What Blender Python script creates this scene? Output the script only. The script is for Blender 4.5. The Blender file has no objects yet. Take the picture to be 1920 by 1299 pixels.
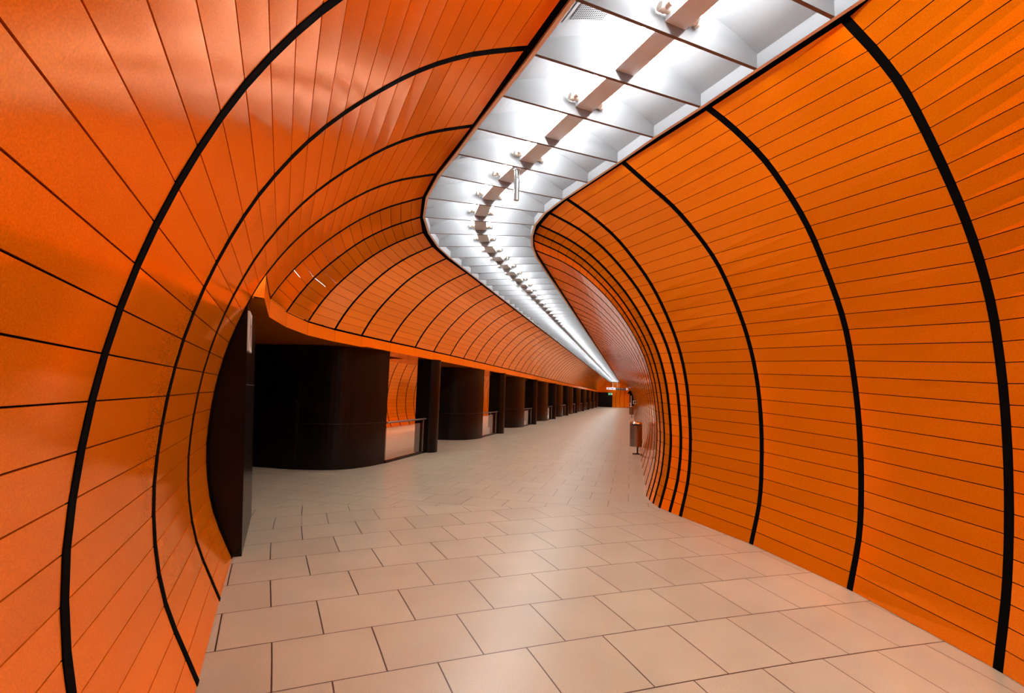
import bpy, math, random
import numpy as np
from mathutils import Matrix, Vector
random.seed(7)
S = bpy.context.scene
COL = S.collection

# ------------------------------------------------------------ camera, world, exposure
F_PX = 930.0
cam_d = bpy.data.cameras.new('camera'); cam = bpy.data.objects.new('camera', cam_d); COL.objects.link(cam)
cam_d.sensor_width = 36.0; cam_d.lens = 36.0 * F_PX / 1920.0; cam_d.clip_start = 0.03; cam_d.clip_end = 400
RIGHT = Vector((0.97245, 0.23118, 0.02985)); DOWN = Vector((0.0065, 0.10114, -0.99485)); FWD = Vector((-0.23301, 0.96764, 0.09685))
m = Matrix((RIGHT, -DOWN, -FWD)).transposed().to_4x4(); m.translation = (0, 0, 1.7)
cam.matrix_world = m
S.camera = cam
world = bpy.data.worlds.new('world'); S.world = world; world.use_nodes = True
world.node_tree.nodes['Background'].inputs[0].default_value = (0.9, 0.95, 1, 1)
world.node_tree.nodes['Background'].inputs[1].default_value = 0.0
S.view_settings.view_transform = 'Standard'; S.view_settings.look = 'None'
S.view_settings.exposure = 1.2; S.view_settings.gamma = 1.0
TUBE_STRENGTH = 75.0
HALL_STRENGTH = 8.5

# ------------------------------------------------------------ materials
def mat(name, col, rough=0.5, spec=0.5, metal=0.0, emit=None, strength=0.0, coat=0.0):
    mt = bpy.data.materials.new(name); mt.use_nodes = True
    b = mt.node_tree.nodes['Principled BSDF']
    b.inputs['Base Color'].default_value = (*col, 1); b.inputs['Roughness'].default_value = rough
    b.inputs['Specular IOR Level'].default_value = spec; b.inputs['Metallic'].default_value = metal
    b.inputs['Coat Weight'].default_value = coat
    if emit:
        b.inputs['Emission Color'].default_value = (*emit, 1); b.inputs['Emission Strength'].default_value = strength
    return mt

def N(mt, kind, **kw):
    n = mt.node_tree.nodes.new(kind)
    for k, v in kw.items(): setattr(n, k, v)
    return n

def orange_mat(name, wavy):
    mt = mat(name, (0.80, 0.16, 0.004), 0.2, 0.6)
    t = mt.node_tree; b = t.nodes['Principled BSDF']
    tc = N(mt, 'ShaderNodeTexCoord'); at = N(mt, 'ShaderNodeAttribute', attribute_name='tone')
    n1 = N(mt, 'ShaderNodeTexNoise'); n1.inputs['Scale'].default_value = 160; n1.inputs['Detail'].default_value = 2
    n2 = N(mt, 'ShaderNodeTexNoise'); n2.inputs['Scale'].default_value = 2.2; n2.inputs['Detail'].default_value = 3
    t.links.new(tc.outputs['Object'], n1.inputs['Vector']); t.links.new(tc.outputs['Object'], n2.inputs['Vector'])
    mr = N(mt, 'ShaderNodeMapRange'); mr.inputs[1].default_value = 0.3; mr.inputs[2].default_value = 0.7
    mr.inputs[3].default_value = 0.86; mr.inputs[4].default_value = 1.14
    t.links.new(n1.outputs['Fac'], mr.inputs[0])
    mu = N(mt, 'ShaderNodeMath', operation='MULTIPLY'); t.links.new(mr.outputs[0], mu.inputs[0]); t.links.new(at.outputs['Fac'], mu.inputs[1])
    mx = N(mt, 'ShaderNodeVectorMath', operation='SCALE'); mx.inputs[0].default_value = (0.95, 0.215, 0.002)
    t.links.new(mu.outputs[0], mx.inputs['Scale']); t.links.new(mx.outputs[0], b.inputs['Base Color'])
    m2 = N(mt, 'ShaderNodeMapRange'); m2.inputs[1].default_value = 0.3; m2.inputs[2].default_value = 0.7
    m2.inputs[3].default_value = 0.10; m2.inputs[4].default_value = 0.145; b.inputs['IOR'].default_value = 1.75; b.inputs['Metallic'].default_value = 0.36; b.inputs['Specular Tint'].default_value = (1.0, 0.60, 0.17, 1)
    t.links.new(n2.outputs['Fac'], m2.inputs[0]); t.links.new(m2.outputs[0], b.inputs['Roughness'])
    bp = N(mt, 'ShaderNodeBump'); bp.inputs['Strength'].default_value = 0.035; bp.inputs['Distance'].default_value = 0.002
    n3 = N(mt, 'ShaderNodeTexNoise'); n3.inputs['Scale'].default_value = 3.5; n3.inputs['Detail'].default_value = 1.5
    t.links.new(tc.outputs['Object'], n3.inputs['Vector'])
    ad = N(mt, 'ShaderNodeMath', operation='ADD'); ad.inputs[0].default_value = 0
    m3 = N(mt, 'ShaderNodeMath', operation='MULTIPLY'); t.links.new(n3.outputs['Fac'], m3.inputs[0]); m3.inputs[1].default_value = 8
    t.links.new(m3.outputs[0], ad.inputs[1]); t.links.new(ad.outputs[0], bp.inputs['Height'])
    if wavy: t.links.new(bp.outputs[0], b.inputs['Normal'])
    return mt

def floor_mat():
    mt = mat('stone_tiles', (0.4, 0.34, 0.3), 0.33, 0.5)
    t = mt.node_tree; b = t.nodes['Principled BSDF']
    uv = N(mt, 'ShaderNodeUVMap', uv_map='tile'); tc = N(mt, 'ShaderNodeTexCoord')
    br = N(mt, 'ShaderNodeTexBrick'); br.offset = 0.5; br.offset_frequency = 2; br.squash = 1.0
    br.inputs['Scale'].default_value = 1; br.inputs['Brick Width'].default_value = 1; br.inputs['Row Height'].default_value = 1
    br.inputs['Mortar Size'].default_value = 0.0085; br.inputs['Mortar Smooth'].default_value = 0.2; br.inputs['Bias'].default_value = 0
    br.inputs['Color1'].default_value = (0.40, 0.365, 0.262, 1); br.inputs['Color2'].default_value = (0.36, 0.325, 0.232, 1)
    br.inputs['Mortar'].default_value = (0.05, 0.03, 0.02, 1)
    t.links.new(uv.outputs[0], br.inputs['Vector'])
    sp = N(mt, 'ShaderNodeTexNoise'); sp.inputs['Scale'].default_value = 130; sp.inputs['Detail'].default_value = 3
    cl = N(mt, 'ShaderNodeTexNoise'); cl.inputs['Scale'].default_value = 1.7; cl.inputs['Detail'].default_value = 4
    t.links.new(tc.outputs['Object'], sp.inputs['Vector']); t.links.new(tc.outputs['Object'], cl.inputs['Vector'])
    a = N(mt, 'ShaderNodeMapRange'); a.inputs[1].default_value = 0.3; a.inputs[2].default_value = 0.7; a.inputs[3].default_value = 0.86; a.inputs[4].default_value = 1.1
    c = N(mt, 'ShaderNodeMapRange'); c.inputs[1].default_value = 0.3; c.inputs[2].default_value = 0.7; c.inputs[3].default_value = 0.92; c.inputs[4].default_value = 1.05
    t.links.new(sp.outputs['Fac'], a.inputs[0]); t.links.new(cl.outputs['Fac'], c.inputs[0])
    mu = N(mt, 'ShaderNodeMath', operation='MULTIPLY'); t.links.new(a.outputs[0], mu.inputs[0]); t.links.new(c.outputs[0], mu.inputs[1])
    vs = N(mt, 'ShaderNodeVectorMath', operation='SCALE'); t.links.new(br.outputs['Color'], vs.inputs[0]); t.links.new(mu.outputs[0], vs.inputs['Scale'])
    t.links.new(vs.outputs[0], b.inputs['Base Color'])
    r = N(mt, 'ShaderNodeMapRange'); r.inputs[1].default_value = 0.3; r.inputs[2].default_value = 0.7; r.inputs[3].default_value = 0.29; r.inputs[4].default_value = 0.33
    t.links.new(cl.outputs['Fac'], r.inputs[0]); t.links.new(r.outputs[0], b.inputs['Roughness'])
    return mt

def steel_mat():
    mt = mat('dark_steel', (0.012, 0.007, 0.005), 0.25, 0.2)
    t = mt.node_tree; b = t.nodes['Principled BSDF']
    tc = N(mt, 'ShaderNodeTexCoord'); mp = N(mt, 'ShaderNodeMapping'); mp.inputs['Scale'].default_value = (3, 3, 0.8)
    n = N(mt, 'ShaderNodeTexNoise'); n.inputs['Scale'].default_value = 1.6; n.inputs['Detail'].default_value = 6; n.inputs['Roughness'].default_value = 0.65
    t.links.new(tc.outputs['Object'], mp.inputs[0]); t.links.new(mp.outputs[0], n.inputs['Vector'])
    cr = N(mt, 'ShaderNodeValToRGB'); cr.color_ramp.elements[0].position = 0.3; cr.color_ramp.elements[1].position = 0.75
    cr.color_ramp.elements[0].color = (0.0015, 0.0008, 0.0006, 1); cr.color_ramp.elements[1].color = (0.009, 0.0048, 0.003, 1)
    t.links.new(n.outputs['Fac'], cr.inputs[0]); t.links.new(cr.outputs[0], b.inputs['Base Color'])
    return mt

def vent_mat():
    mt = mat('perforated_white', (0.2, 0.2, 0.21), 0.6, 0.1)
    t = mt.node_tree; b = t.nodes['Principled BSDF']
    uv = N(mt, 'ShaderNodeUVMap', uv_map='hole'); fr = N(mt, 'ShaderNodeVectorMath', operation='FRACTION')
    sub = N(mt, 'ShaderNodeVectorMath', operation='SUBTRACT'); sub.inputs[1].default_value = (0.5, 0.5, 0)
    ln = N(mt, 'ShaderNodeVectorMath', operation='LENGTH'); lt = N(mt, 'ShaderNodeMath', operation='LESS_THAN'); lt.inputs[1].default_value = 0.36
    t.links.new(uv.outputs[0], fr.inputs[0]); t.links.new(fr.outputs[0], sub.inputs[0]); t.links.new(sub.outputs[0], ln.inputs[0]); t.links.new(ln.outputs['Value'], lt.inputs[0])
    mx = N(mt, 'ShaderNodeMix', data_type='RGBA'); mx.inputs[6].default_value = (0.19, 0.20, 0.21, 1); mx.inputs[7].default_value = (0.003, 0.003, 0.004, 1)
    t.links.new(lt.outputs[0], mx.inputs[0]); t.links.new(mx.outputs[2], b.inputs['Base Color'])
    return mt

M_OR = orange_mat('orange_enamel', True); M_OR2 = orange_mat('orange_enamel_flat', False); M_FL = floor_mat(); M_ST = steel_mat(); M_VENT = vent_mat()
M_BLK = mat('black_joint', (0.003, 0.002, 0.002), 0.9, 0.05)
M_RIB = mat('black_rib', (0.003, 0.0025, 0.0025), 0.85, 0.02)
M_WHITE = mat('white_enamel', (0.235, 0.25, 0.265), 0.32, 0.5)
M_FIN = mat('white_fin', (0.235, 0.25, 0.262), 0.4, 0.4)
M_EDGE = mat('fin_edge_brown', (0.16, 0.10, 0.08), 0.5)
M_TAN = mat('tan_trim', (0.85, 0.72, 0.60), 0.4)
M_HOUS = mat('grey_channel', (0.66, 0.78, 0.86), 0.35, 0.5)
M_TUBE = mat('fluorescent_tube', (0.9, 0.9, 0.9), 0.4, emit=(1.0, 0.97, 0.95), strength=TUBE_STRENGTH)
M_HOLD = mat('lamp_socket_cream', (0.62, 0.55, 0.45), 0.3)
M_CHROME = mat('chrome', (0.62, 0.6, 0.58), 0.16, metal=1.0)
M_BRUSH = mat('brushed_steel', (0.27, 0.22, 0.19), 0.34, metal=1.0)
M_GLASS = mat('clear_glass', (0.98, 0.98, 0.96), 0.02); M_GLASS.node_tree.nodes['Principled BSDF'].inputs['Transmission Weight'].default_value = 1.0
M_HALL = mat('hall_light', (1, 1, 1), 0.5, emit=(1.0, 0.93, 0.85), strength=HALL_STRENGTH)
M_SIGNW = mat('sign_white', (0.72, 0.70, 0.60), 0.4)
M_SIGND = mat('sign_dark', (0.02, 0.02, 0.025), 0.4)
M_LITW = mat('lit_sign_white', (0.8, 0.8, 0.8), 0.4, emit=(0.9, 0.93, 1), strength=0.06)
M_LITG = mat('lit_sign_green', (0.02, 0.35, 0.16), 0.4, emit=(0.03, 0.75, 0.30), strength=0.12)
M_SEAM = mat('seam_grey', (0.022, 0.016, 0.013), 0.4)
M_PLW = mat('pale_plastic', (0.62, 0.58, 0.52), 0.4)

# ------------------------------------------------------------ mesh helpers
class MB:
    def __init__(s): s.v = []; s.f = []; s.mi = []; s.sm = []
    def face(s, pts, mi=0, smooth=False):
        b = len(s.v); s.v += [tuple(p) for p in pts]; s.f.append(tuple(range(b, b + len(pts)))); s.mi.append(mi); s.sm.append(smooth)
    def add(s, verts, faces, mi=0, smooth=False):
        b = len(s.v); s.v += [tuple(p) for p in verts]
        for f in faces: s.f.append(tuple(b + i for i in f)); s.mi.append(mi); s.sm.append(smooth)
    def hexa(s, p, mi=0):   # p: 8 corners, bottom 0-3, top 4-7
        s.add(p, [(0, 3, 2, 1), (4, 5, 6, 7), (0, 1, 5, 4), (1, 2, 6, 5), (2, 3, 7, 6), (3, 0, 4, 7)], mi)
    def box(s, c, sz, ang=0, mi=0):
        ca, sa = math.cos(ang), math.sin(ang); h = [x / 2 for x in sz]
        P = [(c[0] + x * ca - y * sa, c[1] + x * sa + y * ca, c[2] + z) for z in (-h[2], h[2]) for x, y in ((-h[0], -h[1]), (h[0], -h[1]), (h[0], h[1]), (-h[0], h[1]))]
        s.hexa(P, mi)
    def tube(s, a, b, r, n=12, mi=0, r2=None, caps=True):
        a = Vector(a); b = Vector(b); d = (b - a).normalized(); r2 = r if r2 is None else r2
        u = d.orthogonal().normalized(); w = d.cross(u)
        V = []
        for p, rr in ((a, r), (b, r2)):
            for i in range(n):
                t = 2 * math.pi * i / n; V.append(p + u * math.cos(t) * rr + w * math.sin(t) * rr)
        s.add(V, [(i, (i + 1) % n, n + (i + 1) % n, n + i) for i in range(n)], mi, True)
        if caps:
            s.add(V[:n], [tuple(reversed(range(n)))], mi); s.add(V[n:], [tuple(range(n))], mi)
    def prism(s, poly, z0, z1, top=(0, 0), mi=0, smooth=False):
        n = len(poly); A = [(x, y, z0) for x, y in poly]; B = [(x + top[0], y + top[1], z1) for x, y in poly]
        s.add(A + B, [(i, (i + 1) % n, n + (i + 1) % n, n + i) for i in range(n)], mi, smooth)
        s.add(A, [tuple(reversed(range(n)))], mi); s.add(B, [tuple(range(n))], mi)
    def build(s, name, mats, parent=None, kind=None):
        me = bpy.data.meshes.new(name); me.from_pydata(s.v, [], s.f)
        for mt in (mats if isinstance(mats, (list, tuple)) else [mats]): me.materials.append(mt)
        me.polygons.foreach_set('material_index', s.mi); me.polygons.foreach_set('use_smooth', s.sm); me.update()
        o = bpy.data.objects.new(name, me); COL.objects.link(o)
        if parent is not None:
            o.parent = parent; o.matrix_parent_inverse = parent.matrix_world.inverted() if parent.type != 'EMPTY' else Matrix.Translation(parent.location).inverted() if parent.rotation_euler.z == 0 else (Matrix.Translation(parent.location) @ Matrix.Rotation(parent.rotation_euler.z, 4, 'Z')).inverted()
        if kind: o['kind'] = kind
        return o

def tag(o, label, cat, group=None):
    o['label'] = label; o['category'] = cat
    if group: o['group'] = group
    return o
def thing(name, loc, label, cat, group=None, rz=0):
    o = bpy.data.objects.new(name, None); COL.objects.link(o); o.location = loc; o.rotation_euler = (0, 0, rz); o.empty_display_size = 0.2
    return tag(o, label, cat, group)
def copy_tree(o, loc, rz, label, group=None, dup=None):
    r = o.copy(); COL.objects.link(r); r.location = loc; r.rotation_euler = (0, 0, rz); r['label'] = label
    if group: r['group'] = group
    for ch in o.children:
        c = ch.copy(); COL.objects.link(c); c.parent = r; c.matrix_parent_inverse = ch.matrix_parent_inverse.copy()
        for g in ch.children:
            d = g.copy(); COL.objects.link(d); d.parent = c; d.matrix_parent_inverse = g.matrix_parent_inverse.copy()
    return r
def structure_empty(name, loc=(0, 0, 0)):
    o = bpy.data.objects.new(name, None); COL.objects.link(o); o.location = loc; o['kind'] = 'structure'; return o

ORD = ['first', 'second', 'third', 'fourth', 'fifth', 'sixth', 'seventh', 'eighth', 'ninth', 'tenth', 'eleventh', 'twelfth', 'thirteenth', 'fourteenth', 'fifteenth', 'sixteenth', 'seventeenth', 'eighteenth', 'nineteenth', 'twentieth',
       'twenty-first', 'twenty-second', 'twenty-third', 'twenty-fourth', 'twenty-fifth', 'twenty-sixth']

# ------------------------------------------------------------ section of the vault
H = 4.55; ZB = 2.90; ZS = 2.64; YEND = 92.0
ZT = np.array([0, .5, 1, 1.5, 2, 2.5, 3, 3.5, 4, 4.3, 4.5, 4.55])
TAB = [(0.83, [0, -.09, -.14, -.16, -.15, -.10, .02, .20, .42, .62, .79, .83]),
       (1.33, [0, -.12, -.16, -.16, -.12, -.04, .13, .35, .69, .99, 1.25, 1.33]),
       (1.69, [0, -.13, -.17, -.17, -.12, 0, .20, .48, .94, 1.34, 1.62, 1.69]),
       (1.93, [0, -.13, -.18, -.16, -.10, .03, .26, .58, 1.03, 1.43, 1.82, 1.93])]
LT = [0, -.205, -.295, -.29, -.22, -.075, .15, .495, 1.0, 1.43, 1.85, 1.97]
def smooth_profile(lat):
    lat = np.array(lat, float)
    # Catmull-Rom style dense resample in (lat, z)
    P = np.c_[lat, ZT]; P = np.vstack([2 * P[0] - P[1], P, 2 * P[-1] - P[-2]])
    out = []
    for i in range(1, len(P) - 2):
        for t in np.linspace(0, 1, 12, endpoint=False):
            a, b, c, d = P[i - 1], P[i], P[i + 1], P[i + 2]
            out.append(.5 * ((2 * b) + (-a + c) * t + (2 * a - 5 * b + 4 * c - d) * t * t + (-a + 3 * b - 3 * c + d) * t ** 3))
    out.append(P[-2]); return np.array(out)
def resample(P, n):
    s = np.r_[0, np.cumsum(np.linalg.norm(np.diff(P, axis=0), axis=1))]; t = np.linspace(0, s[-1], n + 1)
    return np.c_[[np.interp(t, s, P[:, k]) for k in range(P.shape[1])]].T
def prof_right(L):
    if L <= TAB[0][0]: return smooth_profile(np.array(TAB[0][1]) * 1.0 + (L - TAB[0][0]) * np.clip(ZT / H, 0, 1) ** 2)
    for (a, ta), (b, tb) in zip(TAB, TAB[1:]):
        if L <= b:
            w = (L - a) / (b - a); return smooth_profile(np.array(ta) * (1 - w) + np.array(tb) * w)
    return smooth_profile(np.array(TAB[-1][1]) + (L - TAB[-1][0]) * np.clip(ZT / H, 0, 1) ** 3)
def prof_left(L): return smooth_profile(np.array(LT) + (L - LT[-1]) * np.clip(ZT / H, 0, 1) ** 3)
def rib_full(Fp, Cp, side, n=33):
    Fp = np.array(Fp, float); Cp = np.array(Cp, float); L = np.linalg.norm(Cp - Fp); d = (Cp - Fp) / L
    q = resample((prof_right if side == 'R' else prof_left)(L), n)
    return np.c_[Fp[0] + d[0] * q[:, 0], Fp[1] + d[1] * q[:, 0], q[:, 1]]
def rib_upper(Bp, Cp, n=16):
    Bp = np.array(Bp, float); Cp = np.array(Cp, float); L = np.linalg.norm(Cp - Bp); d = (Cp - Bp) / L
    q = smooth_profile(LT); k = np.interp(ZB, q[:, 1], q[:, 0]); q = q[q[:, 1] > ZB]; q = np.vstack([[k, ZB], q])
    q[:, 0] = (q[:, 0] - k) * L / (LT[-1] - k); q = resample(q, n)
    return np.c_[Bp[0] + d[0] * q[:, 0], Bp[1] + d[1] * q[:, 0], q[:, 1]]

RG = 0.036      # half width of the black joint at each rib
PG = 0.0032     # half gap between two planks
def cladding(name, ribs, flip, gap=RG, kind='structure', parent=None, rib_w=None):
    """one mesh of flat planks between successive ribs on a black backing; ribs become child strips"""
    V = []; Fc = []; MI = []; TN = []
    rnd = random.Random(len(ribs) * 3 + 1)
    def quad(p, mi, tone):
        b = len(V); V.extend(p); Fc.append((b, b + 1, b + 2, b + 3) if not flip else (b + 3, b + 2, b + 1, b)); MI.append(mi); TN.extend([tone] * 4)
    for A, B in zip(ribs, ribs[1:]):
        n = len(A) - 1
        bay = 1 + rnd.uniform(-.03, .03)
        for i in range(n):
            a0, a1, b0, b1 = A[i], A[i + 1], B[i], B[i + 1]
            Lx0 = np.linalg.norm(b0 - a0); Lx1 = np.linalg.norm(b1 - a1)
            g0 = min(gap / Lx0, .3); g1 = min(gap / Lx1, .3)
            p00 = a0 + (b0 - a0) * g0; p01 = b0 + (a0 - b0) * g0; p10 = a1 + (b1 - a1) * g1; p11 = b1 + (a1 - b1) * g1
            nor = np.cross(p01 - p00, p10 - p00); nor /= np.linalg.norm(nor); nor = nor if not flip else -nor   # into the room
            w = np.linalg.norm(p10 - p00); t = PG / w
            q00 = p00 + (p10 - p00) * t; q10 = p10 + (p00 - p10) * t; w2 = np.linalg.norm(p11 - p01); t2 = PG / w2
            q01 = p01 + (p11 - p01) * t2; q11 = p11 + (p01 - p11) * t2
            amp = .0006 if a0[1] < 9 else .0002
            e = [rnd.uniform(-amp, amp) for _ in range(4)]
            q00 = q00 + nor * e[0]; q01 = q01 + nor * e[1]; q11 = q11 + nor * e[2]; q10 = q10 + nor * e[3]
            tone = bay * (1 + rnd.uniform(-.05, .05))
            bk = -nor * .014
            om = 0 if a0[1] < 9 and name != 'wall_hall' else 2
            quad([q00, q01, q11, q10], om, tone)
            quad([q10, q11, q11 + bk, q10 + bk], 0, tone); quad([q00 + bk, q01 + bk, q01, q00], 0, tone)
            quad([q00, q10, q10 + bk, q00 + bk], 0, tone); quad([q01 + bk, q11 + bk, q11, q01], 0, tone)
            bk2 = -nor * .013
            quad([a0 + bk2, b0 + bk2, b1 + bk2, a1 + bk2], 1, 1)
    me = bpy.data.meshes.new(name); me.from_pydata([tuple(map(float, p)) for p in V], [], Fc)
    me.materials.append(M_OR); me.materials.append(M_BLK); me.materials.append(M_OR2); me.polygons.foreach_set('material_index', MI)
    at = me.attributes.new('tone', 'FLOAT', 'POINT'); at.data.foreach_set('value', TN); me.update()
    o = bpy.data.objects.new(name, me); COL.objects.link(o)
    if kind: o['kind'] = kind
    if parent: o.parent = parent
    for k, A in enumerate(ribs):
        nb = ribs[k + 1] if k + 1 < len(ribs) else A; pb = ribs[k - 1] if k else A
        mb = MB(); n = len(A) - 1; w = (rib_w or gap) * 0.92
        pts = []
        for i in range(n + 1):
            td = nb[i] - pb[i]; td /= np.linalg.norm(td)
            j0, j1 = max(i - 1, 0), min(i + 1, n); up = A[j1] - A[j0]
            nor = np.cross(td, up); nor /= np.linalg.norm(nor); nor = nor if not flip else -nor
            c = A[i] + nor * .004
            pts.append((c - td * w, c + td * w, c + td * w - nor * .022, c - td * w - nor * .022))
        vs = [p for q in pts for p in q]
        fs = []
        for i in range(n):
            for a in range(4):
                b2 = (a + 1) % 4; fs.append((i * 4 + a, i * 4 + b2, i * 4 + 4 + b2, i * 4 + 4 + a))
        mb.add(vs, fs); mb.add(vs[:4], [(0, 1, 2, 3)]); mb.add(vs[-4:], [(3, 2, 1, 0)])
        mb.build('rib', M_RIB, o)
    return o

# ------------------------------------------------------------ plan of the passage
ND = np.array([0.619, -0.785])         # direction of the near arm, towards behind the camera
R_ST = []                              # (foot, ceiling edge)
for k in range(7, 0, -1):
    f = np.array([2.95, 1.85]) + ND * 1.3 * (k - 1); c = np.array([2.55, 1.95]) + ND * 1.3 * (k - 1)
    R_ST.append((f, c))
R_ST += [((2.52, 2.85), (1.98, 2.9)), ((2.35, 4.09), (1.54, 3.90)), ((1.98, 5.38), (0.73, 4.92)), ((1.42, 6.67), (-.10, 5.93)), ((.72, 7.85), (-.91, 6.95)),
         ((.59, 8.09), (-1.24, 7.46)), ((.45, 8.34), (-1.50, 7.98)), ((.37, 8.64), (-1.65, 8.36)), ((.32, 8.92), (-1.76, 8.78)), ((.28, 9.24), (-1.84, 9.40))]
y = 10.4
while y < YEND: R_ST.append(((.30, y), (-1.84, y))); y += 1.28
R_ST.append(((.30, YEND), (-1.84, YEND)))
wall_right = cladding('wall_right', [rib_full(f, c, 'R') for f, c in R_ST], True)

L_ST = []
for k in range(9, 0, -1): L_ST.append((np.array([-2.40, 2.53]) + ND * 1.28 * k, np.array([-.86, 3.74]) + ND * 1.28 * k))
L_ST += [((-2.40, 2.53), (-.86, 3.74)), ((-3.18, 3.50), (-1.67, 4.80)), ((-3.85, 4.35), (-2.52, 5.84))]
wall_left = cladding('wall_left_near', [rib_full(f, c, 'L') for f, c in L_ST], False)
U0 = rib_full(*L_ST[-1], 'L', 200); k0 = int(np.argmin(abs(U0[:, 2] - ZB))); U0 = resample(U0[k0:], 16)
B4 = U0[0][:2]
U_ST = [((-4.71, 5.63), (-3.00, 6.54)), ((-5.20, 6.60), (-3.37, 7.30)), ((-5.56, 7.63), (-3.65, 8.04)), ((-5.70, 8.67), (-3.81, 8.86)), ((-5.70, 9.68), (-3.86, 9.74)), ((-5.67, 10.95), (-3.83, 11.01))]
y = 12.24
while y < YEND: U_ST.append(((-5.60 if y < 14 else -5.56, y), (-3.83, y))); y += 1.28
U_ST.append(((-5.56, YEND), (-3.83, YEND)))
wall_left_far = cladding('wall_left_far', [U0] + [rib_upper(b, c) for b, c in U_ST], False)

# ---- orange band (lintel) below the far left vault, and the soffit behind it
BC = [np.array(B4)] + [np.array(b, float) for b, _ in U_ST]
def polyoff(P, d):
    out = []
    for i, p in enumerate(P):
        t = P[min(i + 1, len(P) - 1)] - P[max(i - 1, 0)]; t = t / np.linalg.norm(t); out.append(p + np.array([-t[1], t[0]]) * d)
    return out
band = MB(); BI = polyoff(BC, .10)
for i in range(len(BC) - 1):
    a, b = BC[i], BC[i + 1]; t = (b - a) / np.linalg.norm(b - a) * .003
    a2, b2 = a + t, b - t
    band.face([(*a2, ZS), (*b2, ZS), (*b2, ZB - .035), (*a2, ZB - .035)])
    band.face([(*a, ZB - .035), (*b, ZB - .035), (*BI[i + 1], ZB - .035), (*BI[i], ZB - .035)], 1)
    band.face([(*BI[i], ZS + .005), (*BI[i + 1], ZS + .005), (*BI[i + 1], ZB + .02), (*BI[i], ZB + .02)], 1)
q_ = U0full = rib_full(*L_ST[-1], 'L', 200); qs = [tuple(p) for p in q_ if ZS <= p[2] <= ZB]
band.face(qs[::6] + [tuple(U0[0]), (*B4, ZS)])
me_band = band.build('trim_1', [M_OR, M_BLK], kind='structure')
at = me_band.data.attributes.new('tone', 'FLOAT', 'POINT'); at.data.foreach_set('value', [1.0] * len(me_band.data.vertices))
sof = MB()
lob = [(p[0], p[1]) for p in BC if p[1] < 10.2]
for i in range(len(BC) - 1):
    a, b = BC[i], BC[i + 1]
    if a[1] < 9.5: sof.face([(*a, ZS), (-14.0, a[1] - (1.2 if i == 0 else 0), ZS), (-14.0, b[1], ZS), (*b, ZS)])
for k in range(10):
    o = 7.8 * k; y0 = 9.68 + o; ym = 13.25 + o; y1 = 17.48 + o
    if k == 9: y1 = YEND
    for ya, yb, xe in ((y0, ym, -6.35), (ym, y1, -7.45)):
        if ya < YEND: sof.face([(-5.56, ya, ZS), (xe, ya, ZS), (xe, min(yb, YEND), ZS), (-5.56, min(yb, YEND), ZS)]); sof.face([(xe, ya, ZS), (xe, ya, 4.8), (xe, min(yb, YEND), 4.8), (xe, min(yb, YEND), ZS)])
so = sof.build('trim_2', M_OR, kind='structure'); at = so.data.attributes.new('tone', 'FLOAT', 'POINT'); at.data.foreach_set('value', [0.9] * len(so.data.vertices))

# ------------------------------------------------------------ floor
CI = np.array([[0.35778736322642446, 1.6671573201499243, 0.8608838215709426, 0.14759540822310482, -0.047004410097877015, 0.011852971335551632, 0.013141468035679449, -0.007781655175455843, 0.0015419777783154398, -0.0005195378543780826],
               [-5.148809319578249, -0.7674842386444609, 1.3574018498069214, 0.041698551348213084, -0.0238111585132049, -0.015692215540298732, -0.0005124793484841059, -0.0008703169650746134, 0.002150974349809487, 0.0009574884594644173]])
def tile_uv(x, y):
    if y > 1.9:
        b = np.array([1, x, y, x * x, x * y, y * y, x ** 3, x * x * y, x * y * y, y ** 3]); u, v = CI @ b
    else:
        b = np.array([1, x, 1.9, x * x, x * 1.9, 3.61, x ** 3, x * x * 1.9, x * 3.61, 1.9 ** 3]); u, v = CI @ b; u += (y - 1.9) * .9; v += (y - 1.9) * 1.3
    return u + 20, v + 21
def seam(x): return 8.255 + .3746 * x
fv = []; fuv = []; ff = []
xs = np.arange(-6.0, 4.01, .2)
NY = 46
for x in xs:
    ytop = seam(x)
    for j in range(NY + 1):
        yy = ytop + (min(-1.0, ytop - 2) - ytop) * j / NY
        fv.append((x, yy, 0)); xc = min(max(x, -5.2), 2.8); u, v = tile_uv(xc, yy); fuv.append((u + (x - xc) * 1.5, v - (x - xc) * .8))
for i in range(len(xs) - 1):
    for j in range(NY):
        a = i * (NY + 1) + j; ff.append((a, a + 1, a + NY + 2, a + NY + 1)[::1])
def farq(P):
    b = len(fv)
    for x, yy in P: fv.append((x, yy, 0)); fuv.append(((x + .025) / .628 + 40, (yy - 8.635) / .603 + 21))
    ff.append(tuple(range(b, b + len(P))))
farq([(-6, seam(-6)), (4, seam(4)), (4, 10), (-6, 10)]); farq([(-6, 10), (4, 10), (4, YEND + 3), (-6, YEND + 3)])
farq([(-14, 2), (-6, 2), (-6, seam(-6)), (-6, YEND + 3), (-14, YEND + 3)])
farq([(-6, -14), (12, -14), (12, -1), (-6, -1)])
me = bpy.data.meshes.new('floor'); me.from_pydata(fv, [], ff); me.materials.append(M_FL)
uvl = me.uv_layers.new(name='tile')
for lp in me.loops: uvl.data[lp.index].uv = fuv[lp.vertex_index]
floor = bpy.data.objects.new('floor', me); COL.objects.link(floor); floor['kind'] = 'structure'

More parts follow.
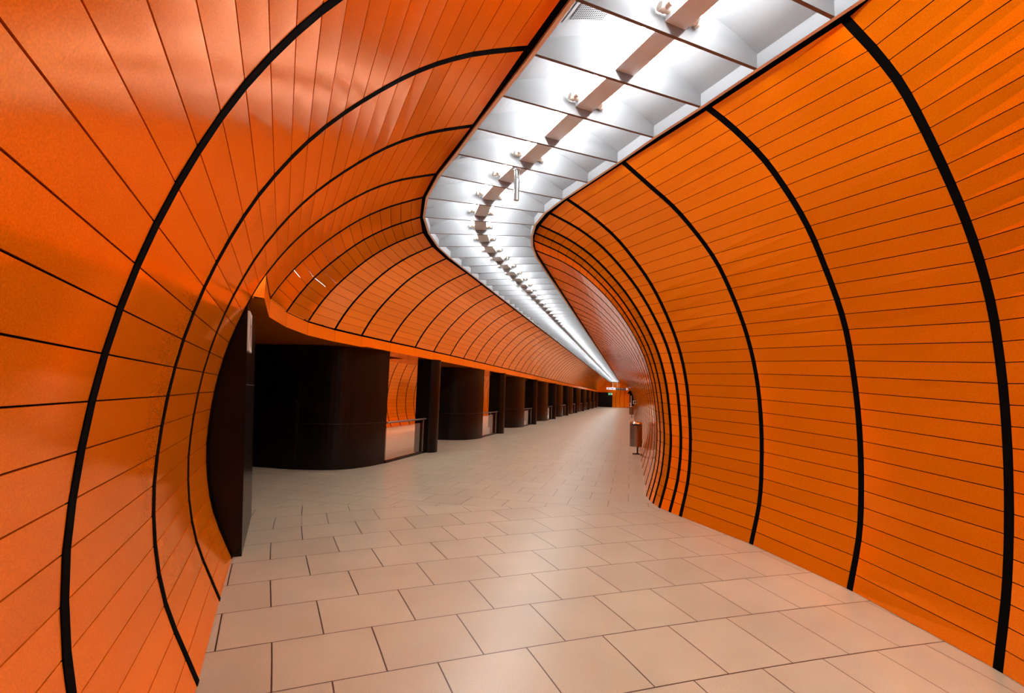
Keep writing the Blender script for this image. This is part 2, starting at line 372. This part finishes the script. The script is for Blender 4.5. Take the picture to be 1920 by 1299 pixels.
# ------------------------------------------------------------ luminous ceiling
FL = [(-.40, 3.32), (-.80, 3.84), (-1.21, 4.35), (-1.63, 4.87), (-2.03, 5.38), (-2.46, 5.90), (-2.93, 6.59), (-3.30, 7.34), (-3.54, 8.12), (-3.68, 8.90), (-3.73, 9.69)]
FR = [(1.03, 4.38), (.64, 4.88), (.22, 5.39), (-.18, 5.92), (-.58, 6.43), (-.99, 6.94), (-1.34, 7.43), (-1.60, 7.96), (-1.77, 8.54), (-1.88, 9.15), (-1.94, 9.84)]
SP = np.array([.41, -.515])
fins = [(np.array(FL[0]) + SP * k, np.array(FR[0]) + SP * k) for k in range(15, 0, -1)] + [(np.array(a), np.array(b)) for a, b in zip(FL, FR)]
NB = 15                                 # index of the first listed fin
y = 10.40
while y < YEND - .2:
    fins.append((np.array([-3.73, y]), np.array([-1.945, y]))); y += .66
fins.append((np.array([-3.73, YEND]), np.array([-1.945, YEND])))
def refl_z(s): return H + .13 + .23 * (1 - s * s)     # s in -1..1 across the strip
ceiling = structure_empty('ceiling')
NS = 22
# continuous opaque deck above everything
deck = MB()
for (a, b), (c, d) in zip(fins, fins[1:]):
    e1 = (a - b) / np.linalg.norm(a - b) * .6; e2 = (c - d) / np.linalg.norm(c - d) * .6
    deck.face([(*(a + e1), H + .5), (*(b - e1), H + .5), (*(d - e2), H + .5), (*(c + e2), H + .5)])
deck.build('deck', M_BLK, ceiling)
nrefl = 0
refl_stuff = MB()
def refl_bay(mb, a, b, c, d):
    g = []
    for j in range(NS + 1):
        s = -1 + 2 * j / NS; t = (s + 1) / 2; z = refl_z(s)
        g.append(((*(a + (b - a) * t), z), (*(c + (d - c) * t), z)))
    for j in range(NS): mb.face([g[j][0], g[j + 1][0], g[j + 1][1], g[j][1]], 0, False)
    for p, q in ((a, c), (b, d)): mb.face([(*p, H), (*q, H), (*q, H + .14), (*p, H + .14)], 0)
def fin_mesh(mb, a, b):
    u = (b - a) / np.linalg.norm(b - a); n = np.array([-u[1], u[0]]) * .015
    for s in (1, -1):
        top = []; bot = []
        for j in range(NS + 1):
            t = j / NS; p = a + (b - a) * t + n * s; top.append((*p, refl_z(-1 + 2 * t))); bot.append((*p, H + .004))
        for j in range(NS): mb.face([bot[j], bot[j + 1], top[j + 1], top[j]] if s < 0 else [bot[j + 1], bot[j], top[j], top[j + 1]], 0)
    mb.face([(*(a + n), H + .004), (*(a - n), H + .004), (*(b - n), H + .004), (*(b + n), H + .004)], 1)
vis = list(range(NB - 3, len(fins)))
for i in range(len(fins)):
    if NB - 2 <= i < NB + 96:
        mb = MB(); fin_mesh(mb, *fins[i]); mb.build('fin', [M_FIN, M_EDGE], ceiling)
    else: fin_mesh(refl_stuff, *fins[i])
rest = MB()
for i in range(len(fins) - 1):
    (a, b), (c, d) = fins[i], fins[i + 1]
    if NB - 3 <= i < NB + 94:
        mb = MB(); refl_bay(mb, a, b, c, d); mb.build('reflector', M_WHITE, ceiling)
    else: refl_bay(rest, a, b, c, d)
r_ = rest.build('reflector', M_WHITE, ceiling); r_['kind'] = 'stuff'
r_ = refl_stuff.build('fin', [M_FIN, M_EDGE], ceiling); r_['kind'] = 'stuff'
# tan lip and black gap on both sides
for idx, side in ((0, 1), (1, -1)):
    P = [f[idx] for f in fins]; t1 = polyoff(P, .036 * side); t2 = polyoff(P, .15 * side)
    lip = MB(); gapm = MB()
    for i in range(len(P) - 1):
        lip.face([(*P[i], H), (*P[i + 1], H), (*t1[i + 1], H), (*t1[i], H)]); lip.face([(*t1[i], H), (*t1[i + 1], H), (*t1[i + 1], H + .03), (*t1[i], H + .03)])
        gapm.face([(*t1[i], H + .025), (*t1[i + 1], H + .025), (*t2[i + 1], H + .025), (*t2[i], H + .025)])
    lip.build('trim_%d' % (3 + idx), M_TAN, kind='structure'); gapm.build('trim_%d' % (5 + idx), M_BLK, kind='structure')

# ---- one light per bay: channel, two tubes, sockets
def light_parts(L, root, sock, loc=None):
    # built at the origin, x across the strip, y along the bay, z relative to H
    mb = MB(); mb.box((0, 0, .115), (.205, L - .03, .05)); mb.build('channel', M_HOUS, root)
    for s in (-1, 1):
        mb = MB(); mb.tube((s * .15, -L / 2 + .03, .165), (s * .15, L / 2 - .03, .165), .016, 8, caps=False); mb.build('tube', M_TUBE, root)
    if sock:
        for s in (-1, 1):
            mb = MB(); y0 = L / 2 - .06
            mb.tube((s * .10, y0, .15), (s * .17, y0, .15), .030, 12); mb.tube((s * .17, y0, .15), (s * .20, y0, .15), .036, 12)
            mb.tube((s * .145, y0 - .075, .15), (s * .145, y0 + .03, .15), .024, 12)
            mb.build('socket', M_HOLD, root)
GL = 'fluorescent lights along the centre of the ceiling strip'
protos = {}
for i in range(NB - 15, len(fins) - 4):
    (a, b), (c, d) = fins[i], fins[i + 1]
    m0 = (a + b) / 2; m1 = (c + d) / 2; mid = (m0 + m1) / 2; L = float(np.linalg.norm(m1 - m0)); rz = math.atan2((m1 - m0)[1], (m1 - m0)[0]) - math.pi / 2
    k = i - (NB - 2)                      # bays counted from the top of the picture
    sock = (k % 2 == 1) if k < 5 else True
    if k < 0: lab = 'fluorescent ceiling light in the strip overhead, above the top edge of the picture'
    elif k < 26: lab = 'fluorescent light with flat grey channel, %s ceiling bay counted from the top edge' % ORD[k]
    else: lab = 'distant fluorescent light in the far straight run of the white ceiling strip'
    key = (round(L, 2), sock)
    if key in protos: copy_tree(protos[key], (*mid, H), rz, lab, GL)
    else:
        t = thing('ceiling_light', (0, 0, 0), lab, 'ceiling light', GL); light_parts(L, t, sock)
        t.location = (*mid, H); t.rotation_euler = (0, 0, rz); protos[key] = t
        for ch in t.children: ch.matrix_parent_inverse = Matrix.Identity(4)

# ---- vents in the white reflectors
def vent(i, s0, s1, t0, t1, label, nu, nv):
    (a, b), (c, d) = fins[i], fins[i + 1]
    def P(s, t, dz=-.006):
        w = (s + 1) / 2; p = a + (b - a) * w; q = c + (d - c) * w; r = p + (q - p) * t; return (*r, refl_z(s) + dz)
    def patch(s0, s1, t0, t1, dz):
        V = []; UV = []; Fq = []
        for j in range(7):
            s = s0 + (s1 - s0) * j / 6
            for q in (0, 1): V.append(P(s, t0 + (t1 - t0) * q, dz)); UV.append((nu * j / 6, nv * q))
        for j in range(6): Fq.append((2 * j, 2 * j + 2, 2 * j + 3, 2 * j + 1))
        return V, UV, Fq
    loc = P((s0 + s1) / 2, (t0 + t1) / 2)
    t = thing('ceiling_vent', loc, label, 'vent')
    V, UV, Fq = patch(s0, s1, t0, t1, -.012)
    me = bpy.data.meshes.new('grille'); me.from_pydata(V, [], Fq); me.materials.append(M_VENT); ul = me.uv_layers.new(name='hole')
    for lp in me.loops: ul.data[lp.index].uv = UV[lp.vertex_index]
    o = bpy.data.objects.new('grille', me); COL.objects.link(o); o.parent = t; o.matrix_parent_inverse = Matrix.Translation(loc).inverted()
    mb = MB(); ds = .05; dt = .07
    V, UV, Fq = patch(s0 - ds, s1 + ds, t0 - dt, t1 + dt, -.007); mb.add(V, Fq)
    mb.build('frame', M_FIN, t)
vent(NB, -.80, -.45, .0 + .10, .62, 'square perforated vent in the white ceiling bay at the top edge', 16, 16)
vent(NB + 4, -.80, -.50, .25, .75, 'perforated vent in the white ceiling strip just before the bend', 16, 14)
vent(NB + 9, -.62, -.30, .3, .8, 'grey perforated vent in the ceiling strip just past the bend', 14, 14)

# chrome rod under the light before the bend
t = thing('hanging_rod', (-1.45, 6.02, H), 'short chrome rod hanging from the ceiling light before the bend', 'rod')
mb = MB(); mb.tube((-1.45, 6.02, 4.20), (-1.45, 6.02, 4.60), .034, 20); mb.build('pole', M_CHROME, t)
mb = MB(); mb.tube((-1.45, 6.02, 4.60), (-1.45, 6.02, 4.645), .045, 20); mb.build('mount', M_HOUS, t)

# ------------------------------------------------------------ dark steel walls of the stair blocks
def curved_wall_plan(o, xw, dx=0):
    c = [(xw, 9.27), (-7.3, 9.27), (-6.85, 9.30), (-6.45, 9.39), (-6.15, 9.53), (-5.93, 9.75), (-5.79, 10.05), (-5.69, 10.45), (-5.64, 10.90)]
    if xw > -7.3: c = [(xw, 9.27)] + c[2:]
    P = [np.array((x + dx, y + o)) for x, y in c]
    # refine
    out = [P[0]]
    for i in range(1, len(P) - 1):
        for t in (0, .33, .66):
            a, b, cc, d = P[max(i - 1, 0)], P[i], P[i + 1], P[min(i + 2, len(P) - 1)]
            out.append(.5 * (2 * b + (cc - a) * t + (2 * a - 5 * b + 4 * cc - d) * t * t + (3 * b - a - 3 * cc + d) * t ** 3))
    out.append(P[-1]); return out
def strip_solid(mb, P, th, z0, z1, mi=0):
    I = polyoff(P, th); n = len(P); poly = [tuple(p) for p in P] + [tuple(p) for p in I[::-1]]
    V = [(x, yy, z0) for x, yy in poly] + [(x, yy, z1) for x, yy in poly]; m_ = len(poly)
    mb.add(V, [(i, (i + 1) % m_, m_ + (i + 1) % m_, m_ + i) for i in range(m_)], mi, False)
    for i in range(n - 1):
        a, b, c, d = i, i + 1, m_ - 2 - i, m_ - 1 - i
        mb.add([V[a], V[b], V[c], V[d]], [(0, 3, 2, 1)], mi); mb.add([V[m_ + a], V[m_ + b], V[m_ + c], V[m_ + d]], [(0, 1, 2, 3)], mi)
GP = 'curved dark steel walls along the left side'; GQ = 'round-nosed dark pillars along the left side'; GR = 'guard rails between the dark walls'
for k in range(10):
    o = 7.8 * k
    if 10.9 + o > YEND: break
    P = curved_wall_plan(o, -11.0 if k == 0 else -7.2, 0 if k == 0 else .06)
    lab = 'wide curved dark steel wall nearest the camera, with black face' if k == 0 else ('curved dark steel wall, %s one along the left side' % ORD[k] if k < 7 else 'distant curved dark steel wall near the far end of the left side')
    t = thing('curved_wall', (P[-1][0], P[-1][1], 0), lab, 'wall panel', GP)
    mb = MB(); strip_solid(mb, P, .14, 0, ZS); o1 = mb.build('panel', M_ST, t)
    for pl in o1.data.polygons: pl.use_smooth = False
    mb = MB(); strip_solid(mb, [p + np.array((.004, -.004)) for p in P[2:]], .01, .96, .966); mb.build('seam', M_SEAM, t)
    # pillar at the other end of the opening
    q0 = 13.28 + o
    if q0 > YEND: break
    lab = ['dark round-nosed steel pillar nearest the camera, right of the first rail', 'dark round-nosed steel pillar right of the second rail', 'dark round-nosed steel pillar right of the third rail'][k] if k < 3 else ('dark round-nosed steel pillar, %s one along the left side' % ORD[k] if k < 7 else 'distant dark round-nosed pillar near the far end of the left side')
    t = thing('pillar', (-5.6, q0 + .28, 0), lab, 'pillar', GQ)
    mb = MB(); poly = [(-5.98, q0 + .56), (-5.98, q0), (-5.66, q0)]
    for j in range(1, 13):
        a = -math.pi / 2 + math.pi * j / 13; poly.append((-5.62 + .22 * math.cos(a), q0 + .28 + .28 * math.sin(a)))
    poly.append((-5.66, q0 + .56))
    mb.prism(poly[::-1][::-1], 0, ZS); mb.build('shaft', M_ST, t)
    # rail with glass
    lab = 'glass guard with steel handrail, in the first opening' if k == 0 else ('glass guard with steel handrail, in the %s opening along the left' % ORD[k] if k < 6 else 'distant glass guard with handrail far down the left side')
    t = thing('guard_rail', (-5.66, 12.1 + o, 0), lab, 'railing', GR)
    mb = MB(); mb.tube((-5.64, 10.93 + o, .95), (-5.64, 13.26 + o, .95), .024, 12); mb.build('handrail', M_BRUSH, t)
    mb = MB(); mb.tube((-5.64, 13.10 + o, .0), (-5.64, 13.10 + o, .93), .014, 8); mb.tube((-5.64, 12.2 + o, .86), (-5.64, 12.2 + o, .93), .012, 8); mb.build('post', M_BRUSH, t)
    mb = MB(); mb.box((-5.66, 12.1 + o, .03), (.08, 2.34, .06)); mb.build('curb', M_ST, t)
    mb = MB(); mb.box((-5.66, 12.02 + o, .45), (.012, 2.12, .80)); mb.build('glass_pane', M_GLASS, t)

# dark end wall beside the near opening, with a wayfinding plate
t = thing('end_wall', (-4.3, 5.0, 0), 'black steel end wall at the edge of the near orange wall, carrying a white plate', 'wall panel')
mb = MB(); mb.prism([(-3.80, 4.42), (-4.86, 5.77), (-9.0, 5.4), (-9.0, 3.3), (-4.75, 3.68)], 0, ZS, top=(-.10, -.09)); mb.build('panel', M_ST, t)
u = np.array([-1.06, 1.35]); u /= np.linalg.norm(u); nrm = np.array([u[1], -u[0]])
def face_pt(s, z, off): 
    f = z / ZS; p = np.array([-3.80, 4.42]) + np.array([-.10, -.09]) * f + u * s + nrm * off; return (*p, z)
mb = MB(); mb.hexa([face_pt(.02, 1.72, .001), face_pt(1.70, 1.72, .001), face_pt(1.70, 1.72, .004), face_pt(.02, 1.72, .004), face_pt(.02, 1.727, .001), face_pt(1.70, 1.727, .001), face_pt(1.70, 1.727, .004), face_pt(.02, 1.727, .004)]); mb.build('seam', M_SEAM, t)
s0, s1, z0, z1 = .06, .50, 2.08, 2.50
sg = thing('wayfinding_plate', face_pt(.28, 2.29, .02), 'narrow white wayfinding plate high on the black end wall', 'sign')
mb = MB(); mb.hexa([face_pt(s0, z0, 0.002), face_pt(s1, z0, 0.002), face_pt(s1, z0, .02), face_pt(s0, z0, .02), face_pt(s0, z1, 0.002), face_pt(s1, z1, 0.002), face_pt(s1, z1, .02), face_pt(s0, z1, .02)]); mb.build('plate', M_SIGNW, sg)
mb = MB()
for (a, b, c, d) in ((.12, .2, .25, .85), (.3, .36, .4, .95), (.3, .62, .62, .70), (.55, .62, .1, .62), (.75, .8, .1, .9), (.42, .5, .1, .3), (.85, .92, .55, .9), (.05, .08, .05, .95)):
    A = s0 + (s1 - s0) * a; B = s0 + (s1 - s0) * b; C = z0 + (z1 - z0) * c; D = z0 + (z1 - z0) * d
    mb.face([face_pt(A, C, .022), face_pt(B, C, .022), face_pt(B, D, .022), face_pt(A, D, .022)])
mb.build('marks', M_SIGND, sg)

# ------------------------------------------------------------ hall behind the openings
hy = np.arange(9.6, 62, 1.0)
cladding('wall_hall', [rib_full((-10.9, yy), (-8.93, yy), 'L') for yy in hy], False, gap=.03)
mb = MB(); mb.face([(-8.95, 9.6, H + .02), (-6.3, 9.6, H + .02), (-6.3, 62, H + .02), (-8.95, 62, H + .02)]); mb.face([(-11.3, 62, 0), (-6, 62, 0), (-6, 62, 4.8), (-11.3, 62, 4.8)])
mb.build('ceiling_hall', M_WHITE, kind='structure')
for k in range(6):
    t = thing('hall_light', (-8.0, 13 + 7.8 * k, H), 'ceiling light of the hall behind the openings, hidden from the corridor', 'ceiling light', 'lights of the hall behind')
    mb = MB(); mb.box((-8.0, 13 + 7.8 * k, H - .03), (.30, 6.6, .05)); mb.build('diffuser', M_HALL, t)

# ------------------------------------------------------------ far end
ew = MB()
ew.face([(-11, YEND, 0), (2, YEND, 0), (2, YEND, 4.9), (-11, YEND, 4.9)])
e_ = ew.build('wall_end', M_OR, kind='structure'); at = e_.data.attributes.new('tone', 'FLOAT', 'POINT'); at.data.foreach_set('value', [1.0] * 4)
for x in (-2.6, -1.9, -1.1):
    mb = MB()
    for j in range(10):
        z0, z1 = j * .33, (j + 1) * .33; f = lambda z: x + .25 * (z / 3.3 - .35) ** 2 * 2
        mb.face([(f(z0) - .03, YEND - .01, z0), (f(z0) + .03, YEND - .01, z0), (f(z1) + .03, YEND - .01, z1), (f(z1) - .03, YEND - .01, z1)])
    mb.build('rib', M_RIB, e_)
mb = MB(); mb.prism([(-5.7, YEND - .02), (-3.2, YEND - .02), (-3.2, YEND - .4), (-5.7, YEND - .4)][::-1], 0, ZS); mb.build('dark_opening_1', M_ST, kind='structure')  # solid dark block stands in for the darkness of the left opening
mb = MB(); P = [(-.15, 0), (.48, 0), (.62, 1.6), (.42, 2.7), (.0, 3.4), (-.55, 2.55), (-.15, 2.45)]
n_ = len(P); V = [(x, YEND - .03, z) for x, z in P] + [(x, YEND - .0, z) for x, z in P]
mb.add(V, [tuple(range(n_))] + [(i, n_ + i, n_ + (i + 1) % n_, (i + 1) % n_) for i in range(n_)]); mb.build('dark_opening_2', M_BLK, kind='structure')  # flat black shape painted as the darkness inside the right opening
# unseen wall behind the camera, added to close the passage for reflections and light
Lb, Rb = L_ST[0], R_ST[0]
mb = MB(); a = np.array(Lb[0]) - np.array((.5, .4)); b = np.array(Rb[0]) + np.array((.5, .4)); mb.face([(*a, 0), (*b, 0), (*b, 4.95), (*a, 4.95)]); mb.build('closing_wall', M_BLK, kind='structure')

# hanging sign
t = thing('hanging_sign', (-2.3, 84, 3.1), 'long hanging direction sign across the far end of the corridor', 'sign')
mb = MB(); mb.box((-3.15, 84, 3.22), (1.5, .16, .36)); mb.build('white_panel', M_LITW, t)
mb = MB(); mb.box((-1.55, 84, 3.18), (1.65, .16, .34)); mb.build('dark_panel', M_SIGND, t)
mb = MB()
for x, w in ((-3.5, .22), (-3.15, .14), (-2.9, .25), (-2.6, .1)): mb.box((x, 83.91, 3.22), (w, .01, .12))
mb.build('lettering', M_SIGND, t)
mb = MB()
for x, w in ((-2.15, .1), (-1.8, .3), (-1.4, .25), (-1.05, .15)): mb.box((x, 83.91, 3.2), (w, .01, .10))
mb.build('lettering', M_PLW, t)
mb = MB(); mb.box((-.58, 84, 3.2), (.34, .17, .36)); mb.build('symbol', M_LITW, t)
for x in (-2.85, -2.15):
    mb = MB(); mb.tube((x, 84, 3.35), (x, 84, 4.56), .03, 8); mb.build('rod', M_PLW, t)
# exit sign
t = thing('exit_sign', (-3.5, YEND - .5, 2.3), 'small green lit emergency exit sign over the dark doorway at the far end', 'sign')
mb = MB(); mb.box((-3.55, YEND - .5, 2.38), (.75, .08, .38)); mb.build('panel', M_LITG, t)
mb = MB(); mb.box((-3.72, YEND - .55, 2.36), (.10, .02, .22)); mb.box((-3.62, YEND - .55, 2.44), (.16, .02, .06)); mb.box((-3.66, YEND - .55, 2.28), (.16, .02, .05)); mb.box((-3.28, YEND - .55, 2.38), (.16, .02, .24)); mb.build('pictogram', M_LITW, t)
mb = MB(); mb.box((-3.55, YEND - .22, 2.40), (.06, .50, .06)); mb.build('bracket', M_ST, t)

# ------------------------------------------------------------ bins, post, phone box on the right
def make_bin(loc, label):
    x, yy, _ = loc
    t = thing('litter_bin', loc, label, 'bin', 'litter bins along the right wall')
    mb = MB(); mb.tube((x, yy, .24), (x, yy, .93), .185, 28); mb.build('body', M_BRUSH, t)
    mb = MB(); mb.tube((x, yy, .93), (x, yy, .99), .193, 28, r2=.165); mb.build('lid', M_CHROME, t)
    mb = MB(); mb.box((x, yy - .185, .90), (.22, .02, .05)); mb.build('slot', M_SIGND, t)
    mb = MB(); mb.tube((x + .05, yy + .08, .0), (x + .05, yy + .08, .26), .025, 10); mb.build('post', M_ST, t)
    mb = MB(); mb.box((x + .01, yy + .06, .012), (.22, .24, .024)); mb.build('base_plate', M_ST, t)
    return t
b0 = make_bin((.17, 15.9, 0), 'steel litter bin nearest the camera, standing by the right wall')
copy_tree(b0, (.08, 46.5, 0), 0, 'second steel litter bin along the right wall, much farther off')
copy_tree(b0, (.02, 82, 0), 0, 'farthest small litter bin near the dark doorway at the end')
t = thing('marker_post', (.1, 76, 0), 'tall thin pale post by the right wall near the far end', 'post')
mb = MB(); mb.tube((.1, 76, .02), (.1, 76, 2.1), .06, 12); mb.build('shaft', M_PLW, t)
mb = MB(); mb.tube((.1, 76, 0), (.1, 76, .03), .12, 12); mb.build('foot', M_ST, t)
t = thing('call_box', (.42, 46.5, 1.3), 'small pale call box projecting from the right wall', 'box')
mb = MB(); mb.box((.345, 46.5, 1.36), (.26, .2, .30)); mb.build('housing', M_PLW, t)
mb = MB(); mb.box((.36, 46.39, 1.36), (.16, .02, .18)); mb.build('panel', M_SIGND, t)
